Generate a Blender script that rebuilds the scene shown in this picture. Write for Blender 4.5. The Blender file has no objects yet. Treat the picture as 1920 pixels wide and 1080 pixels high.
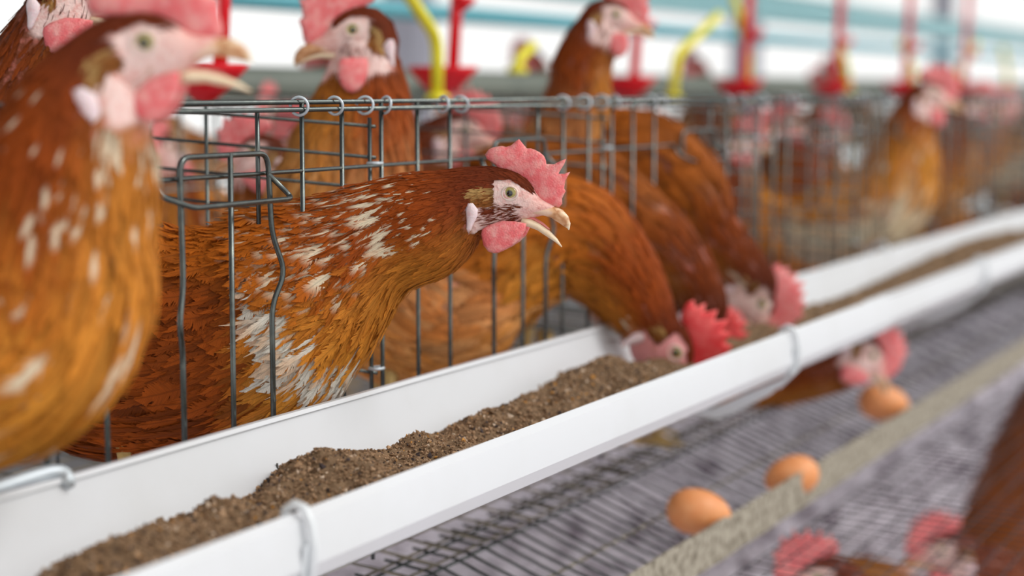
import bpy, bmesh, math, random
import numpy as np
from mathutils import Vector, Matrix, geometry
random.seed(7); RNG = np.random.default_rng(7)
SC = bpy.context.scene; COL = SC.collection

# ------------------------------------------------------------------ camera
FPX = 3600.0; ALPHA = math.atan(1740 / 3619.0); PITCH = math.atan(370 / FPX)
CAMZ = 1.25; D0 = 0.70
fw = Vector((math.cos(ALPHA) * math.cos(PITCH), math.sin(ALPHA) * math.cos(PITCH), -math.sin(PITCH)))
rt = Vector((math.sin(ALPHA), -math.cos(ALPHA), 0)); upv = rt.cross(fw)
ORG = Vector((0, -D0, CAMZ))
cd = bpy.data.cameras.new('camera'); cam = bpy.data.objects.new('camera', cd); COL.objects.link(cam)
cam.matrix_world = Matrix(((rt.x, upv.x, -fw.x, ORG.x), (rt.y, upv.y, -fw.y, ORG.y), (rt.z, upv.z, -fw.z, ORG.z), (0, 0, 0, 1)))
cd.sensor_width = 36; cd.lens = FPX / 1920 * 36; cd.clip_start = 0.05; cd.clip_end = 200
cd.dof.use_dof = True; cd.dof.focus_distance = 1.30; cd.dof.aperture_fstop = 3.6; cd.dof.aperture_blades = 0
SC.camera = cam
# ------------------------------------------------------------------ world, light, exposure
w = bpy.data.worlds.new('world'); SC.world = w; w.use_nodes = True
w.node_tree.nodes['Background'].inputs[0].default_value = (1.0, 1.0, 0.985, 1)
w.node_tree.nodes['Background'].inputs[1].default_value = 1.05
sl = bpy.data.lights.new('sun', 'SUN'); sl.energy = 1.5; sl.angle = math.radians(25); sl.color = (1, 0.98, 0.94)
so = bpy.data.objects.new('sun', sl); COL.objects.link(so)
so.rotation_euler = Vector((0.28, -1.0, 0.95)).to_track_quat('Z', 'Y').to_euler()
SC.view_settings.view_transform = 'Standard'; SC.view_settings.look = 'None'
SC.view_settings.gamma = 1; SC.view_settings.use_curve_mapping = False; SC.view_settings.exposure = 0.03
SC.cycles.transparent_max_bounces = 24

# ------------------------------------------------------------------ helpers
def ray(px, py): return rt * ((px - 960) / FPX) + upv * ((540 - py) / FPX) + fw
def W(px, py, L):
    d = ray(px, py); return ORG + d * (L / d.y)
def depth_at(px, py, L): return L / ray(px, py).y
def P(s, L, h): return Vector((s, L - D0, CAMZ - h))          # s along the row, L sideways from the camera, h below it
def s_of(px, L): d = ray(px, 170); return L * d.x / d.y

def tag(o, label=None, cat=None, group=None, kind=None):
    if label: o['label'] = label
    if cat: o['category'] = cat
    if group: o['group'] = group
    if kind: o['kind'] = kind
    return o
def link(name, me, mats=None, parent=None):
    o = bpy.data.objects.new(name, me); COL.objects.link(o)
    if parent is not None: o.parent = parent
    if mats is not None and len(me.materials) == 0:
        for m in (mats if isinstance(mats, (list, tuple)) else [mats]): me.materials.append(m)
    return o
def empty(name, loc, rz=0):
    o = bpy.data.objects.new(name, None); COL.objects.link(o); o.location = loc; o.rotation_euler = (0, 0, rz)
    o.empty_display_size = 0.02; return o
def mesh_np(name, V, F, smooth=True):
    """V (n,3); F list of arrays of faces (quads or tris)"""
    me = bpy.data.meshes.new(name)
    if isinstance(F, np.ndarray): F = [F]
    V = np.asarray(V, dtype=np.float32); me.vertices.add(len(V)); me.vertices.foreach_set('co', V.ravel())
    loops = np.concatenate([f.ravel() for f in F]).astype(np.int32)
    tot = np.concatenate([np.full(len(f), f.shape[1], dtype=np.int32) for f in F])
    start = np.concatenate([[0], np.cumsum(tot)[:-1]]).astype(np.int32)
    me.loops.add(len(loops)); me.loops.foreach_set('vertex_index', loops)
    me.polygons.add(len(tot)); me.polygons.foreach_set('loop_start', start); me.polygons.foreach_set('loop_total', tot)
    me.polygons.foreach_set('use_smooth', np.full(len(tot), smooth))
    me.update(); me.validate(); return me
class MB:
    def __init__(s): s.V = []; s.F = []; s.n = 0
    def add(s, V, F):
        V = [tuple(v) for v in V]; s.V += V; s.F += [tuple(i + s.n for i in f) for f in F]; s.n += len(V); return s
    def box(s, a, b):
        x0, y0, z0 = a; x1, y1, z1 = b
        return s.add([(x0, y0, z0), (x1, y0, z0), (x1, y1, z0), (x0, y1, z0), (x0, y0, z1), (x1, y0, z1), (x1, y1, z1), (x0, y1, z1)],
                     [(3, 2, 1, 0), (4, 5, 6, 7), (0, 1, 5, 4), (1, 2, 6, 5), (2, 3, 7, 6), (3, 0, 4, 7)])
    def tube(s, pts, r, seg=8, closed=False):
        pts = [Vector(p) for p in pts]; n = len(pts); R = r if isinstance(r, (list, tuple)) else [r] * n
        prev = None; V = []
        for i, p in enumerate(pts):
            a = pts[i - 1] if i > 0 else (pts[-1] if closed else p); b = pts[i + 1] if i < n - 1 else (pts[0] if closed else p)
            t = (b - a).normalized()
            if prev is None: prev = t.orthogonal().normalized()
            u = (prev - t * prev.dot(t)); u = u.normalized() if u.length > 1e-6 else t.orthogonal().normalized(); prev = u
            v = t.cross(u)
            for k in range(seg):
                c = 2 * math.pi * k / seg; V.append(p + (u * math.cos(c) + v * math.sin(c)) * R[i])
        F = []
        m = n if closed else n - 1
        for i in range(m):
            j = (i + 1) % n
            for k in range(seg):
                l = (k + 1) % seg; F.append((i * seg + k, i * seg + l, j * seg + l, j * seg + k))
        if not closed: F.append(tuple(range(seg))[::-1]); F.append(tuple(range((n - 1) * seg, n * seg)))
        return s.add(V, F)
    def lathe(s, prof, center=(0, 0, 0), seg=24):
        V = []; c = Vector(center)
        for r, z in prof:
            for k in range(seg):
                a = 2 * math.pi * k / seg; V.append(c + Vector((r * math.cos(a), r * math.sin(a), z)))
        F = [(i * seg + k, i * seg + (k + 1) % seg, (i + 1) * seg + (k + 1) % seg, (i + 1) * seg + k) for i in range(len(prof) - 1) for k in range(seg)]
        return s.add(V, F)
    def sweep(s, prof, s0, s1, n=2):
        """closed profile of (L,h) swept along the row"""
        V = []; m = len(prof)
        for i in range(n):
            x = s0 + (s1 - s0) * i / (n - 1)
            V += [P(x, L, h) for L, h in prof]
        F = [(i * m + k, i * m + (k + 1) % m, (i + 1) * m + (k + 1) % m, (i + 1) * m + k) for i in range(n - 1) for k in range(m)]
        F += [tuple(range(m))[::-1], tuple(range((n - 1) * m, n * m))]
        return s.add(V, F)
    def mesh(s, name, smooth=True):
        me = bpy.data.meshes.new(name); me.from_pydata([tuple(v) for v in s.V], [], s.F)
        if smooth:
            me.polygons.foreach_set('use_smooth', [True] * len(me.polygons))
        me.update(); return me
    def build(s, name, mat, parent=None, smooth=True, auto=None):
        me = s.mesh(name, smooth); o = link(name, me, mat, parent)
        if auto: me.set_sharp_from_angle(angle=math.radians(auto))
        return o
def rounded(pts, r=0.012, n=5):
    """round the corners of a 3-D polyline"""
    out = [pts[0]]
    for a, b, c in zip(pts, pts[1:], pts[2:]):
        a, b, c = Vector(a), Vector(b), Vector(c); da = a - b; dc = c - b
        ra = min(r, da.length * .45); rc = min(r, dc.length * .45)
        p = b + da.normalized() * ra; q = b + dc.normalized() * rc
        for i in range(n + 1):
            t = i / n; out.append(p * (1 - t) ** 2 + b * 2 * t * (1 - t) + q * t * t)
    out.append(pts[-1]); return [Vector(p) for p in out]

# ------------------------------------------------------------------ materials
def N(nt, t, **kw):
    n = nt.nodes.new(t)
    for k, v in kw.items(): setattr(n, k, v)
    return n
def mat(name, col=(.5, .5, .5), rough=.5, metal=0, spec=.5, noise=None, bump=None, sss=0, attr=None):
    """noise=(scale, colour2, contrast lo, hi); bump=(scale, strength, distance)"""
    m = bpy.data.materials.new(name); m.use_nodes = True; nt = m.node_tree; b = nt.nodes['Principled BSDF']
    b.inputs['Base Color'].default_value = (*col, 1); b.inputs['Roughness'].default_value = rough
    b.inputs['Metallic'].default_value = metal; b.inputs['Specular IOR Level'].default_value = spec
    if sss: b.inputs['Subsurface Weight'].default_value = sss; b.inputs['Subsurface Radius'].default_value = (.006, .002, .001); b.inputs['Subsurface Scale'].default_value = 1
    tc = N(nt, 'ShaderNodeTexCoord'); src = None
    if attr:
        a = N(nt, 'ShaderNodeAttribute', attribute_name=attr); src = a.outputs['Color']; nt.links.new(src, b.inputs['Base Color'])
    if noise:
        nz = N(nt, 'ShaderNodeTexNoise'); nz.inputs['Scale'].default_value = noise[0]; nz.inputs['Detail'].default_value = 6; nz.inputs['Roughness'].default_value = .6
        nt.links.new(tc.outputs['Object'], nz.inputs['Vector'])
        mr = N(nt, 'ShaderNodeMapRange'); mr.inputs['From Min'].default_value = noise[2]; mr.inputs['From Max'].default_value = noise[3]; nt.links.new(nz.outputs['Fac'], mr.inputs['Value'])
        mx = N(nt, 'ShaderNodeMix', data_type='RGBA'); mx.inputs['A'].default_value = (*col, 1); mx.inputs['B'].default_value = (*noise[1], 1)
        if src: nt.links.new(src, mx.inputs['A'])
        nt.links.new(mr.outputs['Result'], mx.inputs['Factor']); nt.links.new(mx.outputs['Result'], b.inputs['Base Color'])
    if bump:
        nz = N(nt, 'ShaderNodeTexNoise'); nz.inputs['Scale'].default_value = bump[0]; nz.inputs['Detail'].default_value = 5
        nt.links.new(tc.outputs['Object'], nz.inputs['Vector'])
        bp = N(nt, 'ShaderNodeBump'); bp.inputs['Strength'].default_value = bump[1]; bp.inputs['Distance'].default_value = bump[2]
        nt.links.new(nz.outputs['Fac'], bp.inputs['Height']); nt.links.new(bp.outputs['Normal'], b.inputs['Normal'])
    return m
def feather_mat():
    m = bpy.data.materials.new('feather'); m.use_nodes = True; nt = m.node_tree; b = nt.nodes['Principled BSDF']; L = nt.links.new
    b.inputs['Roughness'].default_value = .6; b.inputs['Specular IOR Level'].default_value = .16
    a = N(nt, 'ShaderNodeAttribute', attribute_name='Col'); uv = N(nt, 'ShaderNodeUVMap', uv_map='UVMap'); sp = N(nt, 'ShaderNodeSeparateXYZ')
    L(uv.outputs['UV'], sp.inputs[0])
    def M(op, x, y=None, z=None):
        n = N(nt, 'ShaderNodeMath', operation=op)
        for i, q in enumerate((x, y, z)):
            if q is None: continue
            if isinstance(q, (int, float)): n.inputs[i].default_value = q
            else: L(q, n.inputs[i])
        return n.outputs[0]
    au = M('ABSOLUTE', M('FRACT', sp.outputs['X']) if False else sp.outputs['X'])
    rndv = sp.outputs['Y']                                      # v + integer per feather id
    barb = M('SUBTRACT', rndv, M('MULTIPLY', au, .28))
    cmb = N(nt, 'ShaderNodeCombineXYZ'); L(M('MULTIPLY', barb, 80.0), cmb.inputs[0]); L(M('MULTIPLY', sp.outputs['X'], 1.0), cmb.inputs[1])
    cm2 = N(nt, 'ShaderNodeCombineXYZ'); L(M('MULTIPLY', barb, 17.0), cm2.inputs[0]); L(M('MULTIPLY', sp.outputs['X'], 1.3), cm2.inputs[1])
    n2 = N(nt, 'ShaderNodeTexNoise'); n2.inputs['Scale'].default_value = 1.0; n2.inputs['Detail'].default_value = 3; L(cm2.outputs[0], n2.inputs['Vector'])
    nz = N(nt, 'ShaderNodeTexNoise'); nz.inputs['Scale'].default_value = 1.0; nz.inputs['Detail'].default_value = 2; L(cmb.outputs[0], nz.inputs['Vector'])
    mr = N(nt, 'ShaderNodeMapRange'); mr.inputs['From Min'].default_value = .3; mr.inputs['From Max'].default_value = .7; mr.inputs['To Min'].default_value = .72; mr.inputs['To Max'].default_value = 1.22
    L(nz.outputs['Fac'], mr.inputs['Value'])
    shaft = M('SUBTRACT', 1.0, M('MULTIPLY', M('LESS_THAN', au, .05), .25))
    vm = N(nt, 'ShaderNodeVectorMath', operation='SCALE'); L(a.outputs['Color'], vm.inputs[0]); L(M('MULTIPLY', mr.outputs['Result'], shaft), vm.inputs['Scale'])
    L(vm.outputs[0], b.inputs['Base Color'])
    bp = N(nt, 'ShaderNodeBump'); bp.inputs['Strength'].default_value = .5; bp.inputs['Distance'].default_value = .0006; L(nz.outputs['Fac'], bp.inputs['Height']); L(bp.outputs['Normal'], b.inputs['Normal'])
    # frayed edge
    edge = M('MULTIPLY', M('SUBTRACT', n2.outputs['Fac'], .36), 3.4)
    lim = M('SUBTRACT', 1.0, M('ADD', M('MULTIPLY', M('MAXIMUM', edge, 0.0), .65), M('MULTIPLY', M('SUBTRACT', nz.outputs['Fac'], .3), .5)))
    alpha = M('LESS_THAN', au, lim)
    tl = N(nt, 'ShaderNodeBsdfTranslucent'); L(vm.outputs[0], tl.inputs['Color'])
    ms = N(nt, 'ShaderNodeMixShader'); ms.inputs[0].default_value = .12; L(b.outputs[0], ms.inputs[1]); L(tl.outputs[0], ms.inputs[2])
    tr = N(nt, 'ShaderNodeBsdfTransparent'); m2 = N(nt, 'ShaderNodeMixShader'); L(alpha, m2.inputs[0]); L(tr.outputs[0], m2.inputs[1]); L(ms.outputs[0], m2.inputs[2])
    L(m2.outputs[0], nt.nodes['Material Output'].inputs['Surface'])
    return m
def eye_mat():
    m = bpy.data.materials.new('eye'); m.use_nodes = True; nt = m.node_tree; b = nt.nodes['Principled BSDF']; L = nt.links.new
    b.inputs['Roughness'].default_value = .08; b.inputs['Coat Weight'].default_value = 1
    tc = N(nt, 'ShaderNodeTexCoord'); mp = N(nt, 'ShaderNodeMapping'); mp.inputs['Scale'].default_value = (1, 0, 1); L(tc.outputs['Object'], mp.inputs[0])
    ln = N(nt, 'ShaderNodeVectorMath', operation='LENGTH'); L(mp.outputs[0], ln.inputs[0])
    mu = N(nt, 'ShaderNodeMath', operation='MULTIPLY'); mu.inputs[1].default_value = 1 / .0047; L(ln.outputs['Value'], mu.inputs[0])
    cr = N(nt, 'ShaderNodeValToRGB'); L(mu.outputs[0], cr.inputs[0]); e = cr.color_ramp.elements
    e[0].position = 0; e[0].color = (.004, .004, .006, 1); e[1].position = .40; e[1].color = (.004, .004, .006, 1)
    for p_, c_ in ((.47, (.28, .22, .05, 1)), (.8, (.55, .50, .16, 1)), (.95, (.6, .52, .25, 1)), (1.0, (.2, .1, .06, 1))):
        x = e.new(p_); x.color = c_
    L(cr.outputs[0], b.inputs['Base Color']); return m
FEATHER = feather_mat(); EYE = eye_mat()
SKIN = mat('hen_skin', rough=.55, attr='Col', bump=(420, .9, .0012), noise=(190, (.66, .20, .16), .5, .8), sss=.12)
COMB = mat('comb_flesh', (.88, .17, .18), .42, noise=(140, (.95, .46, .42), .42, .75), bump=(800, .9, .001), sss=.3)
COMBR = mat('comb_flesh_red', (.78, .045, .05), .42, noise=(120, (.85, .18, .16), .45, .8), bump=(1100, .5, .0006), sss=.3)
LOBE = mat('ear_lobe_skin', (.86, .68, .70), .55, noise=(200, (.8, .42, .42), .5, .85), bump=(900, .5, .0006), sss=.2)
BEAK = mat('beak_horn', (.86, .64, .42), .35, noise=(110, (.50, .22, .10), .5, .72), bump=(500, .2, .0005))
BEAKG = True
BEAKL = mat('beak_pale', (.90, .74, .52), .35, noise=(120, (.82, .58, .36), .45, .8))
def grad(m, stops):
    nt = m.node_tree; b = nt.nodes['Principled BSDF']; tc = N(nt, 'ShaderNodeTexCoord'); sp = N(nt, 'ShaderNodeSeparateXYZ'); nt.links.new(tc.outputs['Object'], sp.inputs[0])
    nz = N(nt, 'ShaderNodeTexNoise'); nz.inputs['Scale'].default_value = 130; nt.links.new(tc.outputs['Object'], nz.inputs['Vector'])
    ma = N(nt, 'ShaderNodeMath', operation='MULTIPLY_ADD'); ma.inputs[1].default_value = 25; nt.links.new(sp.outputs['X'], ma.inputs[0]); nt.links.new(nz.outputs['Fac'], ma.inputs[2])
    cr = N(nt, 'ShaderNodeValToRGB'); e = cr.color_ramp.elements; e[0].position = stops[0][0]; e[0].color = (*stops[0][1], 1); e[1].position = stops[-1][0]; e[1].color = (*stops[-1][1], 1)
    for p_, c_ in stops[1:-1]: x = e.new(p_); x.color = (*c_, 1)
    m2 = N(nt, 'ShaderNodeMath', operation='SUBTRACT'); m2.inputs[1].default_value = .75; nt.links.new(ma.outputs[0], m2.inputs[0]); nt.links.new(m2.outputs[0], cr.inputs[0]); nt.links.new(cr.outputs[0], b.inputs['Base Color'])
grad(BEAK, [(.25, (.84, .58, .44)), (.45, (.74, .42, .22)), (.58, (.50, .21, .08)), (.70, (.74, .48, .28)), (.80, (.90, .76, .55))])
MOUTH = mat('mouth_flesh', (.75, .22, .20), .35, sss=.2)
LEG = mat('leg_scales', (.62, .42, .14), .55, noise=(200, (.45, .28, .1), .4, .7), bump=(500, .4, .0006))
WIRE = mat('dark_wire', (.12, .135, .13), .27, .9, noise=(90, (.22, .24, .21), .5, .8), bump=(400, .1, .0003))
DWIRE = mat('black_wire', (.03, .028, .035), .5, .2)
WIREW = mat('weathered_wire', (.20, .18, .15), .5, .5, noise=(60, (.36, .31, .22), .4, .7))
GALV = mat('galvanised_steel', (.62, .68, .72), .4, .3, noise=(60, (.52, .57, .62), .4, .7), bump=(300, .15, .0004))
STRAP = mat('pale_strap_metal', (.74, .77, .79), .45, .1)
PLAST = mat('white_plastic', (.70, .715, .745), .35, noise=(7, (.65, .66, .67), .45, .8), bump=(30, .04, .002))
FEEDM = mat('feed_meal', attr='Col', rough=.85, spec=.2)
EGGM = mat('brown_egg_shell', (.80, .30, .10), .5, noise=(90, (.84, .37, .15), .4, .7), bump=(900, .08, .0003), sss=.1)
STRIP = mat('dirty_edge_strip', (.37, .33, .26), .75, noise=(110, (.13, .105, .07), .46, .62), bump=(160, .6, .0015))
AQUA = mat('aqua_pipe', (.16, .56, .66), .4)
AQUAL = mat('pale_aqua_pipe', (.40, .74, .78), .4)
RED = mat('red_plastic', (.88, .008, .02), .35)
YEL = mat('yellow_plastic', (.95, .86, .04), .4)
GREY = mat('grey_green_gutter', (.21, .24, .20), .5, noise=(6, (.15, .18, .15), .4, .7))
POST = mat('painted_post', (.74, .74, .84), .6, noise=(5, (.62, .62, .72), .4, .7))
ROOF = mat('roof_sheet', (.40, .42, .44), .6)
CONC = mat('concrete_floor', (.36, .34, .34), .85, noise=(4, (.26, .24, .25), .4, .65), bump=(20, .4, .01))
DUNG = mat('dried_manure', (.95, .88, .98), .9, noise=(30, (.13, .08, .12), .50, .60), bump=(30, .8, .02))

# ------------------------------------------------------------------ pillow shapes (combs, wattles, lobes)
def pillow(name, poly, tmax, sp, k=.003, wav=0):
    poly = np.array(poly, float); n = len(poly)
    lo = poly.min(0); hi = poly.max(0)
    gx, gy = np.meshgrid(np.arange(lo[0], hi[0], sp), np.arange(lo[1], hi[1], sp)); g = np.c_[gx.ravel(), gy.ravel()] + RNG.uniform(-.2, .2, (gx.size, 2)) * sp
    inside = np.zeros(len(g), bool)
    for i in range(n):
        a = poly[i]; b = poly[(i + 1) % n]
        cnd = ((a[1] > g[:, 1]) != (b[1] > g[:, 1])); dy = b[1] - a[1]; dy = dy if abs(dy) > 1e-12 else 1e-12
        inside ^= cnd & (g[:, 0] < (b[0] - a[0]) * (g[:, 1] - a[1]) / dy + a[0])
    def dist(q):
        d = np.full(len(q), 9.)
        for i in range(n):
            a = poly[i]; b = poly[(i + 1) % n]; ab = b - a; t = np.clip(((q - a) @ ab) / max(ab @ ab, 1e-12), 0, 1)
            d = np.minimum(d, np.linalg.norm(q - (a + t[:, None] * ab), axis=1))
        return d
    g = g[inside]; g = g[dist(g) > sp * .35]
    pts = [Vector(p) for p in poly] + [Vector(p) for p in g]
    r = geometry.delaunay_2d_cdt(pts, [], [list(range(n))], 1, 1e-7)
    v2 = np.array([tuple(v) for v in r[0]]); faces = [tuple(f) for f in r[2]]
    d = dist(v2); th = tmax * (1 - np.exp(-d / k)); th[d < 1e-6] = 0
    yo = wav * np.sin(v2[:, 0] * 180) * np.clip((v2[:, 1] - lo[1]) / (hi[1] - lo[1]), 0, 1)
    A = np.c_[v2[:, 0], yo - th, v2[:, 1]]; B = np.c_[v2[:, 0], yo + th, v2[:, 1]]
    bnd = d < 1e-6; m = len(v2); idx = np.arange(m) + m; idx[bnd] = np.arange(m)[bnd]
    V = np.r_[A, B]; F = faces + [tuple(int(idx[i]) for i in f[::-1]) for f in faces]
    me = bpy.data.meshes.new(name); me.from_pydata([tuple(v) for v in V], [], F)
    bm = bmesh.new(); bm.from_mesh(me); bmesh.ops.delete(bm, geom=[v for v in bm.verts if not v.link_faces], context='VERTS'); bmesh.ops.recalc_face_normals(bm, faces=bm.faces); bm.to_mesh(me); bm.free()
    me.polygons.foreach_set('use_smooth', [True] * len(me.polygons)); me.update(); return me
U = 0.0000873                                                     # metres per unit of the head drawing
def HD(pts): return [((x - 517) * U, (525 - y) * U) for x, y in pts]
comb_poly = HD([(300,230),(330,190),(365,172),(400,165),(440,160),(470,168),(510,155),(545,125),(572,105),(600,140),(635,180),(665,178),(700,190),(740,210),(772,238),(786,270),(790,300),(850,300),(900,275),(945,258),(930,300),(905,340),(885,375),(930,375),(978,358),(955,400),(938,430),(930,490),(942,510),(925,545),(913,570),(915,610),(890,640),(850,632),(780,625),(710,620),(670,520),(600,430),(520,390),(430,350),(370,300),(320,270)])
comb_poly2 = HD([(330,300),(300,250),(310,200),(360,170),(385,110),(420,160),(450,150),(480,60),(530,140),(570,130),(605,40),(650,130),(690,130),(735,60),(760,160),(800,180),(850,130),(860,220),(880,280),(935,270),(910,350),(900,420),(935,450),(910,520),(900,600),(880,640),(780,625),(710,620),(670,520),(600,430),(520,390),(430,350)])
comb_poly3 = HD([(350,330),(310,290),(270,210),(290,150),(340,180),(370,90),(420,150),(470,50),(520,130),(580,30),(620,130),(680,80),(710,170),(770,130),(800,220),(860,210),(870,300),(900,380),(920,470),(900,540),(905,610),(850,632),(780,625),(710,620),(670,520),(600,430),(520,390),(430,350)])
wattle_poly = HD([(292,850),(300,810),(345,778),(450,740),(560,745),(650,760),(642,810),(612,870),(560,922),(500,962),(440,990),(400,998),(352,985),(312,935)])
wattle_poly2 = HD([(430,750),(560,745),(640,750),(665,800),(670,880),(650,960),(610,1010),(560,1030),(500,1010),(455,950),(430,880),(420,800)])
lobe_poly = HD([(196,600),(240,600),(280,650),(275,700),(245,760),(225,810),(202,838),(185,800),(188,740),(180,650)])
COMBS = [pillow('comb', comb_poly, .0026, .0016, .004, .0006), pillow('comb', comb_poly2, .0024, .002, .003, .0012), pillow('comb', comb_poly3, .0024, .002, .003, -.0014)]
WATTLES = [pillow('wattle', wattle_poly, .0024, .0018, .003), pillow('wattle', wattle_poly2, .0024, .002, .003)]
LOBEM = pillow('ear_lobe', lobe_poly, .0024, .0014, .002)
def loft_xz(name, rings, seg=14):
    """rings (x, z, half height, half width), along +x"""
    V = []; n = len(rings)
    for i, (x, z, hh, hw) in enumerate(rings):
        a = rings[max(i - 1, 0)]; b = rings[min(i + 1, n - 1)]; t = Vector((b[0] - a[0], b[1] - a[1])).normalized(); nx, nz = -t.y, t.x
        for k in range(seg):
            c = 2 * math.pi * k / seg; V.append((x + nx * hh * math.cos(c), hw * math.sin(c), z + nz * hh * math.cos(c)))
    F = [(i * seg + k, i * seg + (k + 1) % seg, (i + 1) * seg + (k + 1) % seg, (i + 1) * seg + k) for i in range(n - 1) for k in range(seg)] + [tuple(range(seg))[::-1], tuple(range((n - 1) * seg, n * seg))]
    mb = MB(); mb.add(V, F); return mb.mesh(name)
def HR(r): return [((x - 517) * U, (525 - y) * U, a * U, b * U) for x, y, a, b in r]
BEAKU = loft_xz('upper_beak', HR([(690,676,26,70),(770,668,36,60),(840,676,46,52),(890,700,52,42),(930,735,44,30),(956,775,28,16),(966,800,10,7),(967,814,4,3)]))
BEAKD_O = loft_xz('lower_beak', HR([(600,748,34,78),(660,760,36,66),(730,792,30,50),(800,842,26,36),(865,895,16,22),(912,948,4,5)]))
BEAKD_C = loft_xz('lower_beak', HR([(600,738,34,78),(680,728,30,64),(760,728,24,50),(840,745,20,36),(900,775,13,20),(935,800,4,5)]))
TONGUE = loft_xz('tongue', HR([(600,722,14,44),(690,728,12,34),(760,768,10,24),(815,812,5,8)]))
EYEME = MB().lathe([(.0047 * math.sin(math.pi * i / 12), -.0047 * .62 * math.cos(math.pi * i / 12)) for i in range(13)], seg=20).mesh('eye')
EYEME.transform(Matrix.Rotation(math.pi / 2, 4, 'X'))
lid = MB(); lid.tube([(.0054 * math.cos(2 * math.pi * k / 24), 0, .0048 * math.sin(2 * math.pi * k / 24)) for k in range(24)], .0007, 6, closed=True); LIDME = lid.mesh('eyelid')

# ------------------------------------------------------------------ hens
DARK = np.array((.20, .034, .008)); RUST = np.array((.38, .070, .006)); MID = np.array((.58, .155, .010)); GOLD = np.array((.88, .37, .05)); CREAM = np.array((.95, .82, .60)); WHITE = np.array((.97, .92, .80))
def crom(Pn, m):
    Pn = np.asarray(Pn, float); n = len(Pn); ext = np.r_[[2 * Pn[0] - Pn[1]], Pn, [2 * Pn[-1] - Pn[-2]]]
    seg = np.linalg.norm(np.diff(Pn[:, :2], axis=0), axis=1); cum = np.r_[0, np.cumsum(seg)]; q = np.linspace(0, cum[-1], m)
    i = np.clip(np.searchsorted(cum, q, side='right') - 1, 0, n - 2); t = ((q - cum[i]) / np.maximum(seg[i], 1e-9))[:, None]
    p0, p1, p2, p3 = ext[i], ext[i + 1], ext[i + 2], ext[i + 3]
    return .5 * (2 * p1 + (p2 - p0) * t + (2 * p0 - 5 * p1 + 4 * p2 - p3) * t ** 2 + (3 * p1 - p0 - 3 * p2 + p3) * t ** 3)
SKULL = [(866,655,12,12),(842,652,36,36),(775,645,54,56),(705,636,86,80),(640,612,142,98),(560,590,196,112),(470,575,222,122),(380,580,250,130)]
def head_xf(pitch):
    c, s_ = math.cos(math.radians(pitch)), math.sin(math.radians(pitch))
    return lambda x, z: (x * c - z * s_, x * s_ + z * c)
def smst(x, a, b): t = np.clip((x - a) / (b - a), 0, 1); return t * t * (3 - 2 * t)
def palette(kind, d, c, x, rnd, rnd2):
    """colour of the plumage: d distance from the eye (m), c = +1 back .. -1 front, rnd in 0..1"""
    d = d[:, None]; c = c[:, None]; r = rnd[:, None]; r2 = rnd2[:, None]
    col = DARK * (1 - smst(d, .02, .06)) + RUST * smst(d, .02, .06)
    col = col * (1 - smst(d, .07, .14) * .75) + MID * smst(d, .07, .14) * .75
    fr = smst(-c, -.1, .8)
    col = col * (1 - fr * .55) + GOLD * fr * .55 * smst(d, .02, .07) + col * fr * .55 * (1 - smst(d, .02, .07))
    if kind == 'gold':
        g = smst(d, .07, .16) * (.1 + .6 * r2); col = col * (1 - g) + GOLD * g
        g = smst(d, .14, .2) * (r > .72) * .6; col = col * (1 - g) + CREAM * g
    if kind == 'streaked':
        g = smst(d, .10, .17) * (.3 + .5 * r2) * smst(-c, -.6, .6); col = col * (1 - g) + GOLD * g
    if kind == 'pale':
        g = smst(d, .06, .13) * (.15 + .35 * r2); col = col * (1 - g) + (GOLD * .6 + CREAM * .3) * g
    if kind == 'dark':
        col = col * .72
    if kind == 'creamy':
        g = smst(d, .04, .09) * (.4 + .4 * r2); col = col * (1 - g) + GOLD * g
        g = smst(d, .11, .16) * smst(-c, -.3, .3) * (.5 + .5 * r2); col = col * (1 - g) + CREAM * g
    col = col * (.82 + .36 * r)
    return np.clip(col, 0, .97)
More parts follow.
